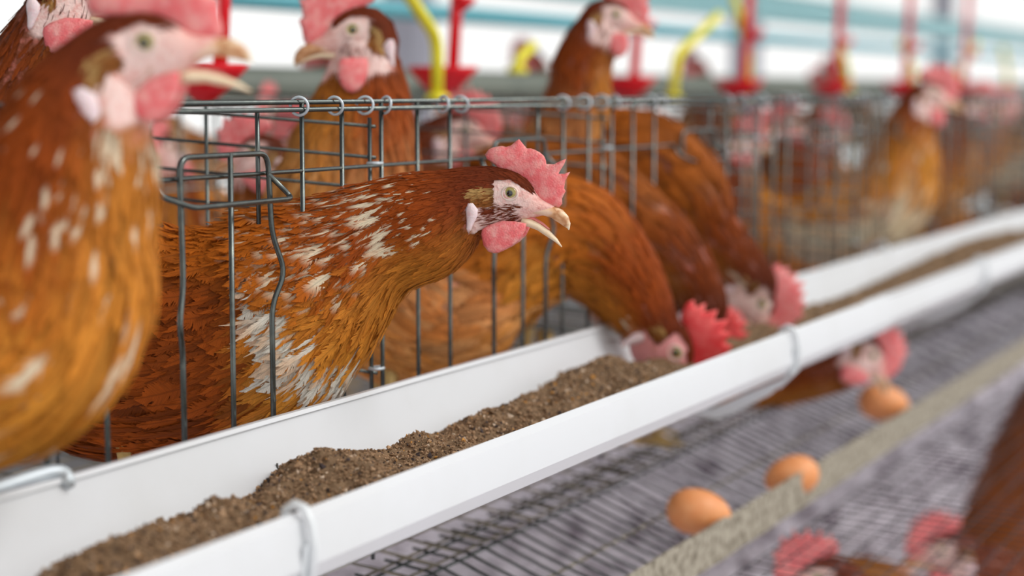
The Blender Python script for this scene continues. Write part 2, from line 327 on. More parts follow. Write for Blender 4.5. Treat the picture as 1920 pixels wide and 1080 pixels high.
def make_hen(eye, L, face, spine, label, pitch=0, k=1.0, mouth=True, comb=0, wattle=0, kind='gold', nf=1500, yaw=0, flen=1.0, group=None, red=False, main=False, hwf=.78, wsc=1.0, lsc=1.0, jaw=False, legs=True):
    dep = depth_at(eye[0], eye[1], L); S = FPX / dep; E = W(eye[0], eye[1], L); xf = head_xf(pitch)
    rings = []
    for x, y, hh, hw in SKULL:
        a, b = xf((x - 517) * U * k, (525 - y) * U * k); rings.append((a, b, hh * U * k, hh * U * k, hw * U * k))
    for i, q in enumerate(spine):
        px, py, u_, d_ = q[:4]; hw = q[4] if len(q) > 4 else (u_ + d_) / 2 * hwf
        rings.append((face * (px - eye[0]) / S, (eye[1] - py) / S, u_ / S, d_ / S, hw / S))
    nt_, na = 150, 48
    R = crom(rings, nt_); R[:, 2:] = np.maximum(R[:, 2:], .0012)
    ker = np.array([1, 2, 3, 2, 1.]) / 9
    for j in range(5):
        pad = np.r_[np.full(2, R[0, j]), R[:, j], np.full(2, R[-1, j])]; R[:, j] = np.convolve(pad, ker, 'valid')
    T = np.gradient(R[:, :2], axis=0); T /= np.linalg.norm(T, axis=1)[:, None]
    Nn = np.c_[-T[:, 1] * -1, T[:, 0] * -1]                       # T=(-1,0) -> N=(0,1)
    arc = np.r_[0, np.cumsum(np.linalg.norm(np.diff(R[:, :2], axis=0), axis=1))]
    th = np.arange(na + 1) * 2 * math.pi / na; C_, S_ = np.cos(th), np.sin(th)
    rad = np.where(C_[None, :] > 0, R[:, 2:3], R[:, 3:4]) * C_[None, :]
    G = np.stack([R[:, 0:1] + Nn[:, 0:1] * rad, R[:, 4:5] * S_[None, :], R[:, 1:2] + Nn[:, 1:2] * rad], -1)
    # gentle lumps so the body is not a perfect tube
    dt = np.gradient(G, axis=0); da = np.gradient(G, axis=1); da[:, 0] = da[:, -1] = (G[:, 1] - G[:, -2]) / 2
    NN = np.cross(da, dt); NN /= np.maximum(np.linalg.norm(NN, axis=2), 1e-9)[..., None]
    ctr = np.stack([R[:, 0], R[:, 0] * 0, R[:, 1]], -1)[:, None, :]
    sg = np.sign(((G - ctr) * NN).sum(-1).mean()); NN *= sg
    bx = float(R[int(nt_ * .72), 0]); bottom = G[..., 2].min()
    rz = ALPHA - math.pi / 2 + (math.pi if face < 0 else 0) + math.radians(yaw)
    cx = Vector((bx * math.cos(rz), bx * math.sin(rz), 0)); bw = E + cx
    Lb = bw.y + D0; zf = CAMZ - floor_h(Lb); fz = zf - E.z
    if fz > bottom - .01: fz = bottom - .01
    off = np.array((bx, 0, fz))
    t = empty('hen', (bw.x, bw.y, E.z + fz), rz); tag(t, label, 'hen', group)
    # body mesh
    V = (G[:, :-1] - off).reshape(-1, 3); i, j = np.meshgrid(np.arange(nt_ - 1), np.arange(na), indexing='ij'); j2 = (j + 1) % na
    F = np.stack([i * na + j, i * na + j2, (i + 1) * na + j2, (i + 1) * na + j], -1).reshape(-1, 4)
    me = mesh_np('body', V, [F, np.arange(na)[None, ::-1], np.arange(na)[None] + (nt_ - 1) * na])
    Gf = G[:, :-1].reshape(-1, 3); dE = np.linalg.norm(Gf, axis=1); cc = np.tile(C_[:-1], nt_)
    hx = (Gf[:, 0] * math.cos(math.radians(-pitch)) - Gf[:, 2] * math.sin(math.radians(-pitch))) / U / k + 517
    hz = 525 - (Gf[:, 0] * math.sin(math.radians(-pitch)) + Gf[:, 2] * math.cos(math.radians(-pitch))) / U / k
    cb = palette(kind, dE, cc, None, np.full(len(dE), .35), np.full(len(dE), .5)) * .75
    facem = (np.maximum(smst(hx, 330, 400), smst(hx, 200, 240) * smst(hz, 560, 600) * (1 - smst(hz, 850, 900))) * smst(hz, 400, 450) * (dE < .045 * k))[:, None]
    pinks = np.array((.84, .60, .55)) * (1 - smst(hx, 560, 760)[:, None]) + np.array((.85, .48, .42)) * smst(hx, 560, 760)[:, None]
    if red: pinks = pinks * np.array((.95, .55, .6))
    cb = cb * (1 - facem) + pinks * facem
    ca = me.color_attributes.new('Col', 'FLOAT_COLOR', 'POINT'); ca.data.foreach_set('color', np.c_[cb, np.ones(len(cb))].astype(np.float32).ravel())
    link('body', me, SKIN, t)
    # plumage
    def ev(tt, aa):
        tt = np.clip(tt, 0, nt_ - 1.001); aa = np.mod(aa, 2 * math.pi) / (2 * math.pi) * na
        i0 = tt.astype(int); j0 = np.minimum(aa.astype(int), na - 1); ft = (tt - i0)[..., None]; fa = (aa - j0)[..., None]
        def bl(A): return (A[i0, j0] * (1 - ft) + A[i0 + 1, j0] * ft) * (1 - fa) + (A[i0, j0 + 1] * (1 - ft) + A[i0 + 1, j0 + 1] * ft) * fa
        return bl(G), bl(NN)
    cell = np.linalg.norm(dt[:, :-1], axis=2) * np.linalg.norm(da[:, :-1], axis=2)
    dcell = np.linalg.norm(G[:, :-1], axis=2)
    wgt = cell / (np.clip(dcell, .02, .22) ** 1.55)
    tail_ok = (np.arange(nt_) < nt_ - 4)[:, None]; wgt = wgt * tail_ok
    pr = (wgt / wgt.sum()).ravel(); pick = RNG.choice(len(pr), nf, p=pr)
    ti = pick // na + RNG.random(nf); ai = (pick % na + RNG.random(nf)) * 2 * math.pi / na
    g0, n0 = ev(ti, ai); d0 = np.linalg.norm(g0, axis=1); c0 = np.cos(ai)
    cp, sp_ = math.cos(math.radians(-pitch)), math.sin(math.radians(-pitch))
    hx = (g0[:, 0] * cp - g0[:, 2] * sp_) / U / k + 517; hz = 525 - (g0[:, 0] * sp_ + g0[:, 2] * cp) / U / k
    bare = (d0 < .034 * k) & (hx > 395) & (hz > 420 + np.clip(hx - 560, 0, 200) * .9) & ~((hx < 470) & (hz > 830))
    hx = hx + RNG.normal(0, 14, nf); hz = hz + RNG.normal(0, 12, nf)
    bare |= (d0 < .05 * k) & (hx > 165) & (hx < 400) & (hz > 600) & (hz < 850) & (np.abs(c0) < .85)
    cheek = bare & (hx > 280) & (hx < 600) & (hz > 620) & (hz < 750) & (RNG.random(nf) < .42)
    if jaw: bare |= (d0 < .05 * k) & (hx > 230) & (hz > 600) & (hz < 980); cheek &= RNG.random(nf) < .12
    tooclose = (hx > 690) & (d0 < .04 * k)
    keep = (~bare | cheek) & ~tooclose; ti, ai, d0, c0, hx, hz, cheek = [q[keep] for q in (ti, ai, d0, c0, hx, hz, cheek)]; nf = len(ti)
    ln = np.interp(d0, [0, .03, .05, .09, .14, .2, .35], [.005, .009, .017, .033, .038, .040, .046]) * RNG.uniform(.75, 1.25, nf) * flen
    wd = np.interp(d0, [0, .03, .05, .09, .14, .2, .35], [.0018, .0030, .0044, .0066, .0135, .021, .025]) * RNG.uniform(.8, 1.2, nf)
    ln[cheek] = .0045; wd[cheek] = .0007
    if main:                                                     # fine loose barbs over neck and cape
        cape = (d0 > .075) & (d0 < .145) & (c0 > -.8); ln[cape] *= 1.3
        th_ = RNG.random(nf) < .35; wd[th_] *= .3; ln[th_] *= 1.15
    lift = RNG.uniform(.02, .13, nf) + np.interp(d0, [0, .05, .12, .3], [.0, .0, .05, .03]) * RNG.random(nf)
    if main: lift[cape] += .05
    wob = RNG.normal(0, .10, nf); NV = 7; vv = np.linspace(0, 1, NV); uu = np.array([-1., 0, 1.])
    prof = np.interp(vv, [0, .15, .45, .75, .92, 1], [.35, .7, 1, .88, .5, .06])
    darc = np.gradient(arc); dti = np.interp(ti, np.arange(nt_), darc)
    tt = ti[:, None, None] + (vv[None, :, None] * (ln / np.maximum(dti, 1e-5))[:, None, None]) + 0 * uu[None, None, :]
    over = np.maximum(tt - (nt_ - 1.01), 0)
    rl = np.interp(ti, np.arange(nt_), (R[:, 2] + R[:, 3] + 2 * R[:, 4]) / 4); rl = np.maximum(rl, .008)
    aa = ai[:, None, None] + (uu[None, None, :] * (wd / 2)[:, None, None] * prof[None, :, None] + (wob * ln)[:, None, None] * vv[None, :, None]) / rl[:, None, None]
    g, n_ = ev(tt, aa)
    base_h = RNG.uniform(.0, .0022, nf) * np.clip(d0 / .1, .25, 1.6)
    hgt = base_h[:, None, None] + (lift * ln)[:, None, None] * vv[None, :, None] ** 1.25 - (.12 * wd)[:, None, None] * np.abs(uu)[None, None, :]
    g = g + n_ * hgt[..., None]
    if over.max() > 0: g = g + (over * dti[:, None, None])[..., None] * np.array((T[-1, 0], 0, T[-1, 1]))
    g = g - off
    r1, r2 = RNG.random(nf), RNG.random(nf)
    dm = np.linalg.norm(g + off, axis=-1)
    base = palette(kind, d0, c0, None, r1, r2)
    tuft = (hx > 285) & (hx < 420) & (hz > 490) & (hz < 640) & (d0 < .05 * k)
    tm = np.clip((hz[tuft] - 530) / 70 + (hx[tuft] - 300) / 150 + r2[tuft] * .5 - .2, 0, 1)[:, None]; base[tuft] = (np.array((.60, .36, .13)) * (1 - tm) + np.array((.30, .10, .02)) * tm) * (.75 + .4 * r1[tuft])[:, None]
    if jaw:
        thr = (d0 > .03) & (d0 < .054) & (c0 < -.35) & (hx > 150); base[thr] = CREAM * .75 + base[thr] * .25; base[cheek] = np.array((.66, .34, .20)) * (.6 + .7 * r1[cheek])[:, None]
    colr = np.repeat(np.repeat(base[:, None, None, :], NV, 1), 3, 2)
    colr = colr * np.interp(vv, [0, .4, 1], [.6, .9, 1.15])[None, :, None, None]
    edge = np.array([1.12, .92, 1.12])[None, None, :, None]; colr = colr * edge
    if main:
        pos = g.mean((1, 2)) + off
        zone = (d0 > .045) & (d0 < .165) & (c0 > -.35) & (r2 < .72 * smst(d0, .035, .10)); zs = zone
        for q in (2, 3, 4):
            f = np.zeros((NV, 3)); f[q] = (.25, .95, .25) if q != 3 else (.7, 1, .7)
            colr[zs] = colr[zs] * (1 - f[None, ..., None]) + CREAM * 1.02 * f[None, ..., None]
        pz = g.mean((1, 2)) + off
        wp = ((pz[:, 0] - (-.150)) / .013) ** 2 + ((pz[:, 2] + .086) / .040) ** 2 < 1
        wp |= ((pz[:, 0] - (-.118)) / .040) ** 2 + ((pz[:, 2] + .088) / .015) ** 2 < 1
        wp |= ((pz[:, 0] - (-.124)) / .024) ** 2 + ((pz[:, 2] + .116) / .018) ** 2 < 1
        wp &= (d0 > .135) & (c0 < .2) & (r1 < .88)
        colr[wp] = WHITE * (.85 + .15 * r2[wp])[:, None, None, None]
        colr[wp, -2:] = colr[wp, -2:] * .6 + GOLD * .4 * (r1[wp] > .5)[:, None, None, None] + colr[wp, -2:] * .4 * (r1[wp] <= .5)[:, None, None, None]
        wing_shade = (smst(-pz[:, 0], .15, .185) * smst(-pz[:, 2] - .0, .035, .07))[:, None, None, None]; vt = np.interp(vv, [0, .6, 1], [.8, .85, 1.25])[None, :, None, None]  # dark wing feathers, with the shade inside the cage painted into their colour
        colr = colr * (1 - wing_shade) + (RUST * .62 + MID * .12)[None, None, None] * (.6 + .8 * r1)[:, None, None, None] * vt * wing_shade
    if kind in ('gold', 'creamy') and not main:
        sp2 = (d0 > .05) & (r2 < .10); colr[sp2, 3:5, 1] = CREAM
    colr = np.clip(colr, 0, .97)
    Vf = g.reshape(-1, 3); a_ = np.arange(NV - 1)[:, None] * 3 + np.arange(2)[None, :]
    Fq = np.stack([a_, a_ + 1, a_ + 4, a_ + 3], -1).reshape(-1, 4); F = (Fq[None] + (np.arange(nf) * NV * 3)[:, None, None]).reshape(-1, 4)
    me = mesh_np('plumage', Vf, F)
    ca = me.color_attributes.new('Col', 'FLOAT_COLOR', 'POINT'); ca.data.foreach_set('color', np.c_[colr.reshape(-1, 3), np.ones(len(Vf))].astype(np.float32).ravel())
    uvl = me.uv_layers.new(name='UVMap'); uvv = np.zeros((nf, NV, 3, 2)); uvv[..., 0] = uu[None, None, :]
    uvv[..., 1] = vv[None, :, None] * (ln / .03)[:, None, None] + (np.arange(nf) % 997)[:, None, None] * 3.7
    lv = np.empty(len(me.loops), np.int32); me.loops.foreach_get('vertex_index', lv)
    uvl.data.foreach_set('uv', uvv.reshape(-1, 2)[lv].astype(np.float32).ravel())
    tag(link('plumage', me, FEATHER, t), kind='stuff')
    # head parts
    def surf_y(hx_, hz_):
        a, b = xf((hx_ - 517) * U * k, (525 - hz_) * U * k); q = G[:, 1:na // 2 + 1].reshape(-1, 3); q = q[q[:, 1] > 0] if (q[:, 1] > 0).any() else -q
        dd = (q[:, 0] - a) ** 2 + (q[:, 2] - b) ** 2; i_ = dd.argmin(); return float(q[i_, 1]) if dd[i_] < (.004 * k) ** 2 else 0.
    y_eye, y_lobe, y_wat = surf_y(517, 525), surf_y(235, 700), surf_y(480 if wattle == 0 else 540, 880)
    def put(name, me, m, y=0, rot=0, lab=None, sc=1.0):
        o = bpy.data.objects.new(name, me); COL.objects.link(o); o.parent = t
        if not me.materials: me.materials.append(m)
        elif me.materials[0] != m:
            o.material_slots[0].link = 'OBJECT'; o.material_slots[0].material = m
        o.location = (-off[0], y, -off[2]); o.rotation_euler = (rot, -math.radians(pitch), 0); o.scale = (k * sc,) * 3
        if lab: o['label'] = lab
        return o
    cm = COMBR if red else COMB
    put('comb', COMBS[comb], cm)
    for sgn in (-1, 1):
        put('wattle', WATTLES[wattle], cm, sgn * max(.0075 * k, y_wat + .0025 if y_wat > 0 else 0), sgn * .12, sc=wsc)
        put('ear_lobe', LOBEM, LOBE, sgn * (y_lobe + .0022 * k), 0, sc=lsc)
        e_ = put('eye', EYEME, EYE, sgn * (y_eye - .0019 * k), 0, 'yellow ringed eye'); put('eyelid', LIDME, SKINP, sgn * (y_eye + .0002 * k), 0)
    put('upper_beak', BEAKU, BEAK); put('lower_beak', BEAKD_O if mouth else BEAKD_C, BEAKL)
    if mouth: put('tongue', TONGUE, MOUTH)
    # legs
    top = bottom - fz + .03
    if top > .035 and legs:
        for sgn in (-1, 1):
            lb = MB(); y = sgn * .03; lb.tube([(0.01, y, top), (0.012, y, top * .7), (-.008, y, .012), (0, y, .006)], [.009, .0055, .0045, .005], 8)
            for ang, l_ in ((-.5, .035), (0, .045), (.5, .035), (math.pi, .018)):
                lb.tube([(0, y, .006), (l_ * .5 * math.cos(ang), y + l_ * .5 * math.sin(ang), .009), (l_ * math.cos(ang), y + l_ * math.sin(ang), .003)], [.004, .0032, .0012], 6)
            lb.build('leg', LEG, t)
    return t
SKINP = mat('eyelid_skin', (.86, .66, .58), .5, sss=.2)
def floor_h(L): return .3766 + (.7 - L) * (.36 if L < .7 else .12)
def copy_hen(src, loc, rz, label, group=None, sc=1.0):
    r = src.copy(); COL.objects.link(r); r.location = loc; r.rotation_euler = (0, 0, rz); r.scale = (sc,) * 3; r['label'] = label
    if group: r['group'] = group
    elif 'group' in r: del r['group']
    for c in list(src.children):
        d = c.copy(); COL.objects.link(d); d.parent = r
    return r

# ================================================================== setting
fl = MB().box((-3, -6, -.1), (16, 12, 0)).build('floor', CONC, smooth=False); tag(fl, kind='structure')
ce = MB()
for i in range(95):
    x = -3 + i * .2; ce.add([(x, -.25, 2.5), (x + .1, -.25, 2.54), (x + .2, -.25, 2.5), (x, 7, 3.1), (x + .1, 7, 3.14), (x + .2, 7, 3.1)], [(0, 1, 4, 3), (1, 2, 5, 4)])
co = ce.build('ceiling', ROOF, smooth=False); tag(co, kind='structure')
for i, (x, y) in enumerate(((4.47, 1.75), (7.2, 1.75), (2.0, 3.9), (10.5, 1.75), (13, 1.2), (-.6, 1.75))):
    p = MB().box((x - .05, y - .05, 0), (x + .05, y + .05, 2.7 + (y) * .08)).build('trim_%d' % (i + 1), POST, smooth=False); tag(p, kind='structure')

# droppings under the cages: one bumpy field
nx, ny = 220, 60; xs = np.linspace(-.5, 8, nx); ys = np.linspace(-1.0, 1.9, ny); X, Y = np.meshgrid(xs, ys, indexing='ij')
prof_ = np.clip(1 - ((Y - .45) / 1.45) ** 2, 0, 1)
Z = .02 + .40 * prof_ ** .45 + prof_ * (.03 * np.sin(X * 23 + 3 * np.sin(Y * 17)) * np.sin(Y * 31 + 2 * np.sin(X * 13)) + RNG.normal(0, .012, X.shape))
V = np.stack([X, Y, Z], -1).reshape(-1, 3); i, j = np.meshgrid(np.arange(nx - 1), np.arange(ny - 1), indexing='ij')
F = np.stack([i * ny + j, (i + 1) * ny + j, (i + 1) * ny + j + 1, i * ny + j + 1], -1).reshape(-1, 4)
tag(link('manure_heap', mesh_np('manure_heap', V, F), DUNG), 'grey lilac dried droppings heaped under the cages', 'manure', kind='stuff')

# ================================================================== upper cage
CW = .437; S0 = .796; ROWEND = 6.9
cage = empty('wire_cage', (0, 0, CAMZ - .40)); tag(cage, 'dark wire laying cage with bars above the white trough', 'cage')
def lc(v): return Vector(v) - Vector((0, 0, CAMZ - .40))
def wire(name, pts, r, parent=cage, seg=8, m=None, label=None):
    mb = MB(); mb.tube([lc(p) for p in pts], r, seg); o = mb.build(name, m or WIRE, parent)
    if label: o['label'] = label
    return o
for h, r, dy in ((.0078, .0017, 0), (.0128, .0017, -.0035)): wire('top_rail', [P(.2, .70 + dy, h), P(3.5, .70 + dy, h), P(ROWEND, .70 + dy, h)], r)
wire('side_rail', [P(.2, .70, .0555), P(1.0, .7, .0545), P(2.2, .70, .055), P(ROWEND, .70, .055)], .0015)
wire('side_rail', [P(.2, .70, .331), P(ROWEND, .70, .331)], .0016)
wire('back_rail', [P(.2, 1.15, .010), P(ROWEND, 1.15, .010)], .0018); wire('back_rail', [P(.2, 1.15, .10), P(ROWEND, 1.15, .10)], .0016)
bar = MB().tube([(0, 0, 0), (0, 0, -.18), (0, 0, -.325)], .0017, 8).mesh('vertical_bar'); bar.materials.append(WIRE)
ringm = MB().tube([(0, .0062 * math.cos(a), .0062 * math.sin(a)) for a in np.linspace(0, 5.6, 18)], .0011, 6).mesh('ring_clip'); ringm.materials.append(GALV)
def place(me, name, loc, parent=cage, rot=(0, 0, 0)):
    o = bpy.data.objects.new(name, me); COL.objects.link(o); o.parent = parent; o.location = lc(loc); o.rotation_euler = rot; return o
ncell = 14
for c in range(-1, ncell):
    c0 = S0 + c * CW
    for kk in range(8):
        if kk in (3, 4): continue
        x = c0 + kk * CW / 8 + random.uniform(-.002, .002)
        if kk == 5:
            wire('short_bar', [P(x + .003, .701, .012), P(x + .003, .701, .088)], .0016); continue
        place(bar, 'vertical_bar', P(x, .70, .008), rot=(0, random.uniform(-.008, .008), 0))
    if c < 8:
        for q in ((-.115, -.068, -.026, .004, .095, .125) if c < 4 else (-.068, .004, .095)):
            place(ringm, 'ring_clip', P(c0 + CW + q, .698, .0105), rot=(random.uniform(-.6, .6), random.uniform(-.2, .2), random.uniform(-.5, .5)))
    # door
    a, m_, b = c0 + .180, c0 + .234, c0 + .283; Lf = .696
    pts = [P(a + .001, Lf, .333), P(a, Lf, .160), P(a - .0085, Lf - .004, .143), P(a + .002, Lf, .120), P(a, Lf, .041), P(b - .004, Lf, .041), P(b, Lf, .095), P(b + .010, Lf - .004, .121), P(b - .001, Lf, .142), P(b - .001, Lf, .333)]
    d_ = wire('wire_door', rounded(pts, .010, 5), .0019)
    def sub(name, pts, r):
        mb = MB(); mb.tube([lc(p) for p in pts], r, 8); return mb.build(name, WIRE, d_)
    sub('door_bar', [P(m_, Lf - .001, .0395), P(m_ - .001, Lf - .001, .333)], .0018)
    sub('latch_loop', rounded([P(a - .024, Lf, .0545), P(a - .027, Lf - .006, .064), P(a - .002, Lf - .012, .0715), P(b + .004, Lf - .012, .0715), P(b + .011, Lf - .008, .070), P(b - .004, Lf, .0545)], .006, 4), .0018)
# dividers
for c in range(-1, ncell):
    x = S0 + (c + 1) * CW; mb = MB(); tl = .062
    for kk in range(13):
        h = .0125 + 2*.0114 * (kk + .6); mb.tube([lc(P(x - .004, .702, h)), lc(P(x - .004, 1.14, h - tl * .44))], .0014, 6)
    for Lq in (.706, .85, 1.0, 1.14): mb.tube([lc(P(x - .0055, Lq, .02 - (Lq - .7) * tl)), lc(P(x - .0055, Lq, .35 - (Lq - .7) * tl))], .0016, 6)
    tag(mb.build('side_partition', WIRE, cage), kind='stuff')
    for h in (.053, .205): wire('binding_ring', [P(x - .003 + .006 * math.cos(q), .703 + .005 * math.sin(q), h) for q in np.linspace(0, 6.2, 12)], .0012, seg=6, m=GALV)
# cage floor inside
mb = MB()
for kk in range(18):
    L_ = .705 + kk * .026; mb.tube([lc(P(.2, L_, floor_h(L_))), lc(P(ROWEND, L_, floor_h(L_)))], .0012, 5)
for kk in range(140):
    x = .6 + kk * .045; mb.tube([lc(P(x, .70, floor_h(.7001) - .002)), lc(P(x, 1.15, floor_h(1.15) - .002))], .0012, 5)
tag(mb.build('floor_mesh', WIREW, cage), kind='stuff')

# ================================================================== egg tray
tray = empty('egg_tray', P(0, .575, .45)); tag(tray, 'sloping wire egg tray in front of the cage with dirty edge strip', 'egg tray')
tb = P(0, .575, .45)
def lt(v): return Vector(v) - tb
wpts = [(.74, floor_h(.74)), (.70, .3766), (.66, .392), (.62, .4065), (.598, .4140), (.585, .4150), (.578, .410)]
cw = MB().tube([Vector((0, L_ - .575, .45 - h)) for L_, h in wpts], .00135, 6).mesh('cross_wire'); cw.materials.append(WIRE)
kk = 0; x = .70
while x < ROWEND and kk < 290:
    o = bpy.data.objects.new('cross_wire', cw); COL.objects.link(o); o.parent = tray; o.location = (x, 0, random.uniform(-.0008, .0008)); o.rotation_euler = (0, 0, random.uniform(-.02, .02)); x += .0232; kk += 1
for L_, m_ in ((.728, WIRE), (.70, WIRE), (.645, STRIP), (.600, WIREW)):
    h = np.interp(-L_, [-q[0] for q in wpts], [q[1] for q in wpts]) + .0025
    o = MB().tube([lt(P(.3, L_, h)), lt(P(ROWEND, L_, h))], .0014, 6).build('long_wire', m_, tray)
    if m_ is STRIP: o['label'] = 'rusty tan wire'
V = []; F = []; n = 260
for i in range(n):
    x = .3 + (ROWEND - .3) * i / (n - 1); q = random.uniform(-.0008, .0008)
    V += [lt(P(x, .5775, .3915 + q)), lt(P(x, .5745, .3915 + q)), lt(P(x, .5735 + q, .4275)), lt(P(x, .5770, .4275))]
for i in range(n - 1):
    for a in range(4): F.append((i * 4 + a, i * 4 + (a + 1) % 4, (i + 1) * 4 + (a + 1) % 4, (i + 1) * 4 + a))
F += [(3, 2, 1, 0), tuple(range(4 * n - 4, 4 * n))]
tag(MB().add(V, F).build('edge_strip', STRIP, tray, smooth=False), 'dusty tan edge strip')

# ================================================================== troughs
def trough(name, s0, s1, grow, label):
    t = empty(name, P(s0, .6, .31)); tag(t, label, 'feed trough', None); b0 = P(s0, .6, .31); g = grow
    outer = [(.6835 + g, .2135 - g), (.6785 + g, .2385), (.665 + g, .266), (.645, .299 + g), (.620, .3025 + g), (.585, .285 + g), (.560 - g, .2735), (.5440 - g, .2655), (.5395 - g, .2560), (.5405 - g, .243), (.5425 - g, .2305), (.5475 - g, .2265 - g), (.5520 - g, .2285)]
    inner = [(.5520 - g, .231), (.5470 - g, .2315), (.5440 - g, .243), (.5435 - g, .2540), (.547 - g, .2620), (.562 - g, .2705), (.587, .2820 + g), (.620, .2995 + g), (.642, .296 + g), (.661 + g, .264), (.6735 + g, .2378), (.6785 + g, .2160), (.6765 + g, .2155 - g), (.6780 + g, .2130 - g)]
    prof = outer + inner; n = 40; mb = MB(); V = []; m = len(prof)
    for i in range(n):
        x = s0 + (s1 - s0) * i / (n - 1); wv = .0006 * math.sin(x * 9) + .0004 * math.sin(x * 23)
        V += [P(x, L_ + wv, h + wv * .6) - b0 for L_, h in prof]
    F = [(i * m + a, i * m + (a + 1) % m, (i + 1) * m + (a + 1) % m, (i + 1) * m + a) for i in range(n - 1) for a in range(m)]
    mb.add(V, F)
    o = mb.build('trough_body', PLAST, t); o.data.set_sharp_from_angle(angle=math.radians(13)) if hasattr(o.data, 'set_sharp_from_angle') else None
    return t
t1 = trough('feed_trough', .45, 2.10, 0, 'long white plastic feed trough in the foreground holding brown feed')
t2 = trough('feed_trough', 2.04, 5.2, -.0042, 'far white plastic feed trough slotted into the end of the near one')

def bracket(s, label, back=True):
    b0 = P(s, .70, .33); t = empty('trough_bracket', b0); tag(t, label, 'bracket', 'metal brackets holding the trough')
    pl = [(.5375, .243), (.5410, .268), (.566, .290), (.600, .3095), (.6155, .3155), (.655, .3120), (.700, .335), (.700, .300), (.66, .305), (.62, .3055), (.585, .288), (.558, .2755), (.5425, .268), (.5390, .243)]
    mb = MB(); n = len(pl); V = [P(s + d, L_, h) - b0 for d in (-.006, .006) for L_, h in pl]
    F = [(k, (k + 1) % n, n + (k + 1) % n, n + k) for k in range(n)]
    mb.add(V, F)
    for d in (-1, 1): pass
    bm = bmesh.new(); vs = [bm.verts.new(v) for v in V]
    for f in F: bm.faces.new([vs[i] for i in f])
    bm.faces.new(vs[:n][::-1]); bm.faces.new(vs[n:]); bmesh.ops.recalc_face_normals(bm, faces=bm.faces); me = bpy.data.meshes.new('support_arm'); bm.to_mesh(me); bm.free()
    link('support_arm', me, STRAP, t)
    def strap(pts, name):
        V = []; nn = len(pts); pv = [P(s, a, b) - b0 for a, b in pts]
        mb = MB(); mb.tube([P(s, a, b) - b0 for a, b in pts], .0026, 10); mb.build(name, STRAP, t)
    q = [(.5560, .243), (.5560, .233), (.5535, .2255), (.5480, .2222), (.5420, .2240), (.5380, .232), (.5360, .245), (.5375, .262), (.556, .281)]
    strap(q, 'front_hook')
    if back: strap([(.6725, .230), (.6735, .2180), (.6770, .2100), (.6830, .2078), (.6880, .2110), (.6925, .214), (.703, .224), (.715, .232)], 'back_hook')
    return t
for i, (s, lb) in enumerate(((.869, 'nearest grey metal trough bracket with hook over the lip at the bottom'), (1.742, 'grey metal trough bracket in front of the feeding hens'), (2.59, 'blurred grey trough bracket on the far trough section'), (3.45, 'farthest grey trough bracket near the right edge'))):
    bracket(s, lb, i > 0)
# the back hook seen at the left edge of the frame
hk = W(128, 892, .683); b0 = P(hk.x, .70, .22); t = empty('metal_hook', b0); tag(t, 'thick galvanised hook over the back lip of the trough at far left', 'hook')
MB().tube([v - b0 for v in rounded([W(-90, 940, .697), W(0, 914, .692), W(50, 897, .689), W(100, 883, .6845), W(124, 887, .680), W(128, 910, .6755)], .006, 5)], .0040, 12).build('hook_bend', GALV, t)

# ================================================================== feed
sil = [(106,1080),(135,1050),(200,1018),(284,982),(350,973),(394,937),(437,940),(485,936),(518,915),(560,875),(598,840),(637,840),(667,849),(708,849),(733,845),(752,829),(775,817),(817,811),(842,813),(856,797),(883,782),(940,762),(1000,740),(1070,705),(1130,668),(1200,682),(1330,640),(1527,571),(1600,550),(1740,485),(1826,447),(1900,430)]
LR = .632; ss = []; hh = []
for px, py in sil:
    v = W(px, py, LR); ss.append(v.x); hh.append(CAMZ - v.z)
rr = np.random.default_rng(3)
xs = np.concatenate([np.arange(.55, .78, .004), np.arange(.78, 1.75, .0022), np.arange(1.75, 4.9, .009)]); Ls = np.linspace(.549, .677, 60)
X, Lg = np.meshgrid(xs, Ls, indexing='ij')
ridge = np.interp(X, ss, hh, left=.262, right=.236)
def lumps(X, Y, f, seed):
    r = np.random.default_rng(seed); o = 0
    for _ in range(9):
        a = r.uniform(0, 6.28); ff = f * r.uniform(.6, 1.6); o = o + np.sin((X * math.cos(a) + Y * math.sin(a)) * ff + r.uniform(0, 6.28))
    return o / 4
bowl = np.interp(Lg, [.549, .562, .587, .62, .642, .661, .6735, .6785], [.263, .2705, .282, .2995, .296, .264, .2378, .216])
off_ = np.where(Lg > LR, (Lg - LR) * .55, (LR - Lg) * .22)
H = ridge + off_ - .0022 * lumps(X, Lg, 160, 1) - .0010 * lumps(X, Lg, 520, 2) - .0006 * lumps(X, Lg, 1500, 5) - rr.normal(0, .0003, X.shape)
under = H > bowl + .0012; H = np.minimum(H, bowl + .0012)
V = np.stack([X, Lg - D0, CAMZ - H], -1).reshape(-1, 3); n1, n2 = X.shape
i, j = np.meshgrid(np.arange(n1 - 1), np.arange(n2 - 1), indexing='ij'); F = np.stack([i * n2 + j, (i + 1) * n2 + j, (i + 1) * n2 + j + 1, i * n2 + j + 1], -1).reshape(-1, 4)[:, ::-1]; F = F[~(under.ravel()[F].all(1))]
nb = len(V)
cv = np.array((.20, .125, .07)) * (1 + .25 * lumps(X, Lg, 300, 9))[..., None]; cv = np.clip(cv.reshape(-1, 3), .03, .9)
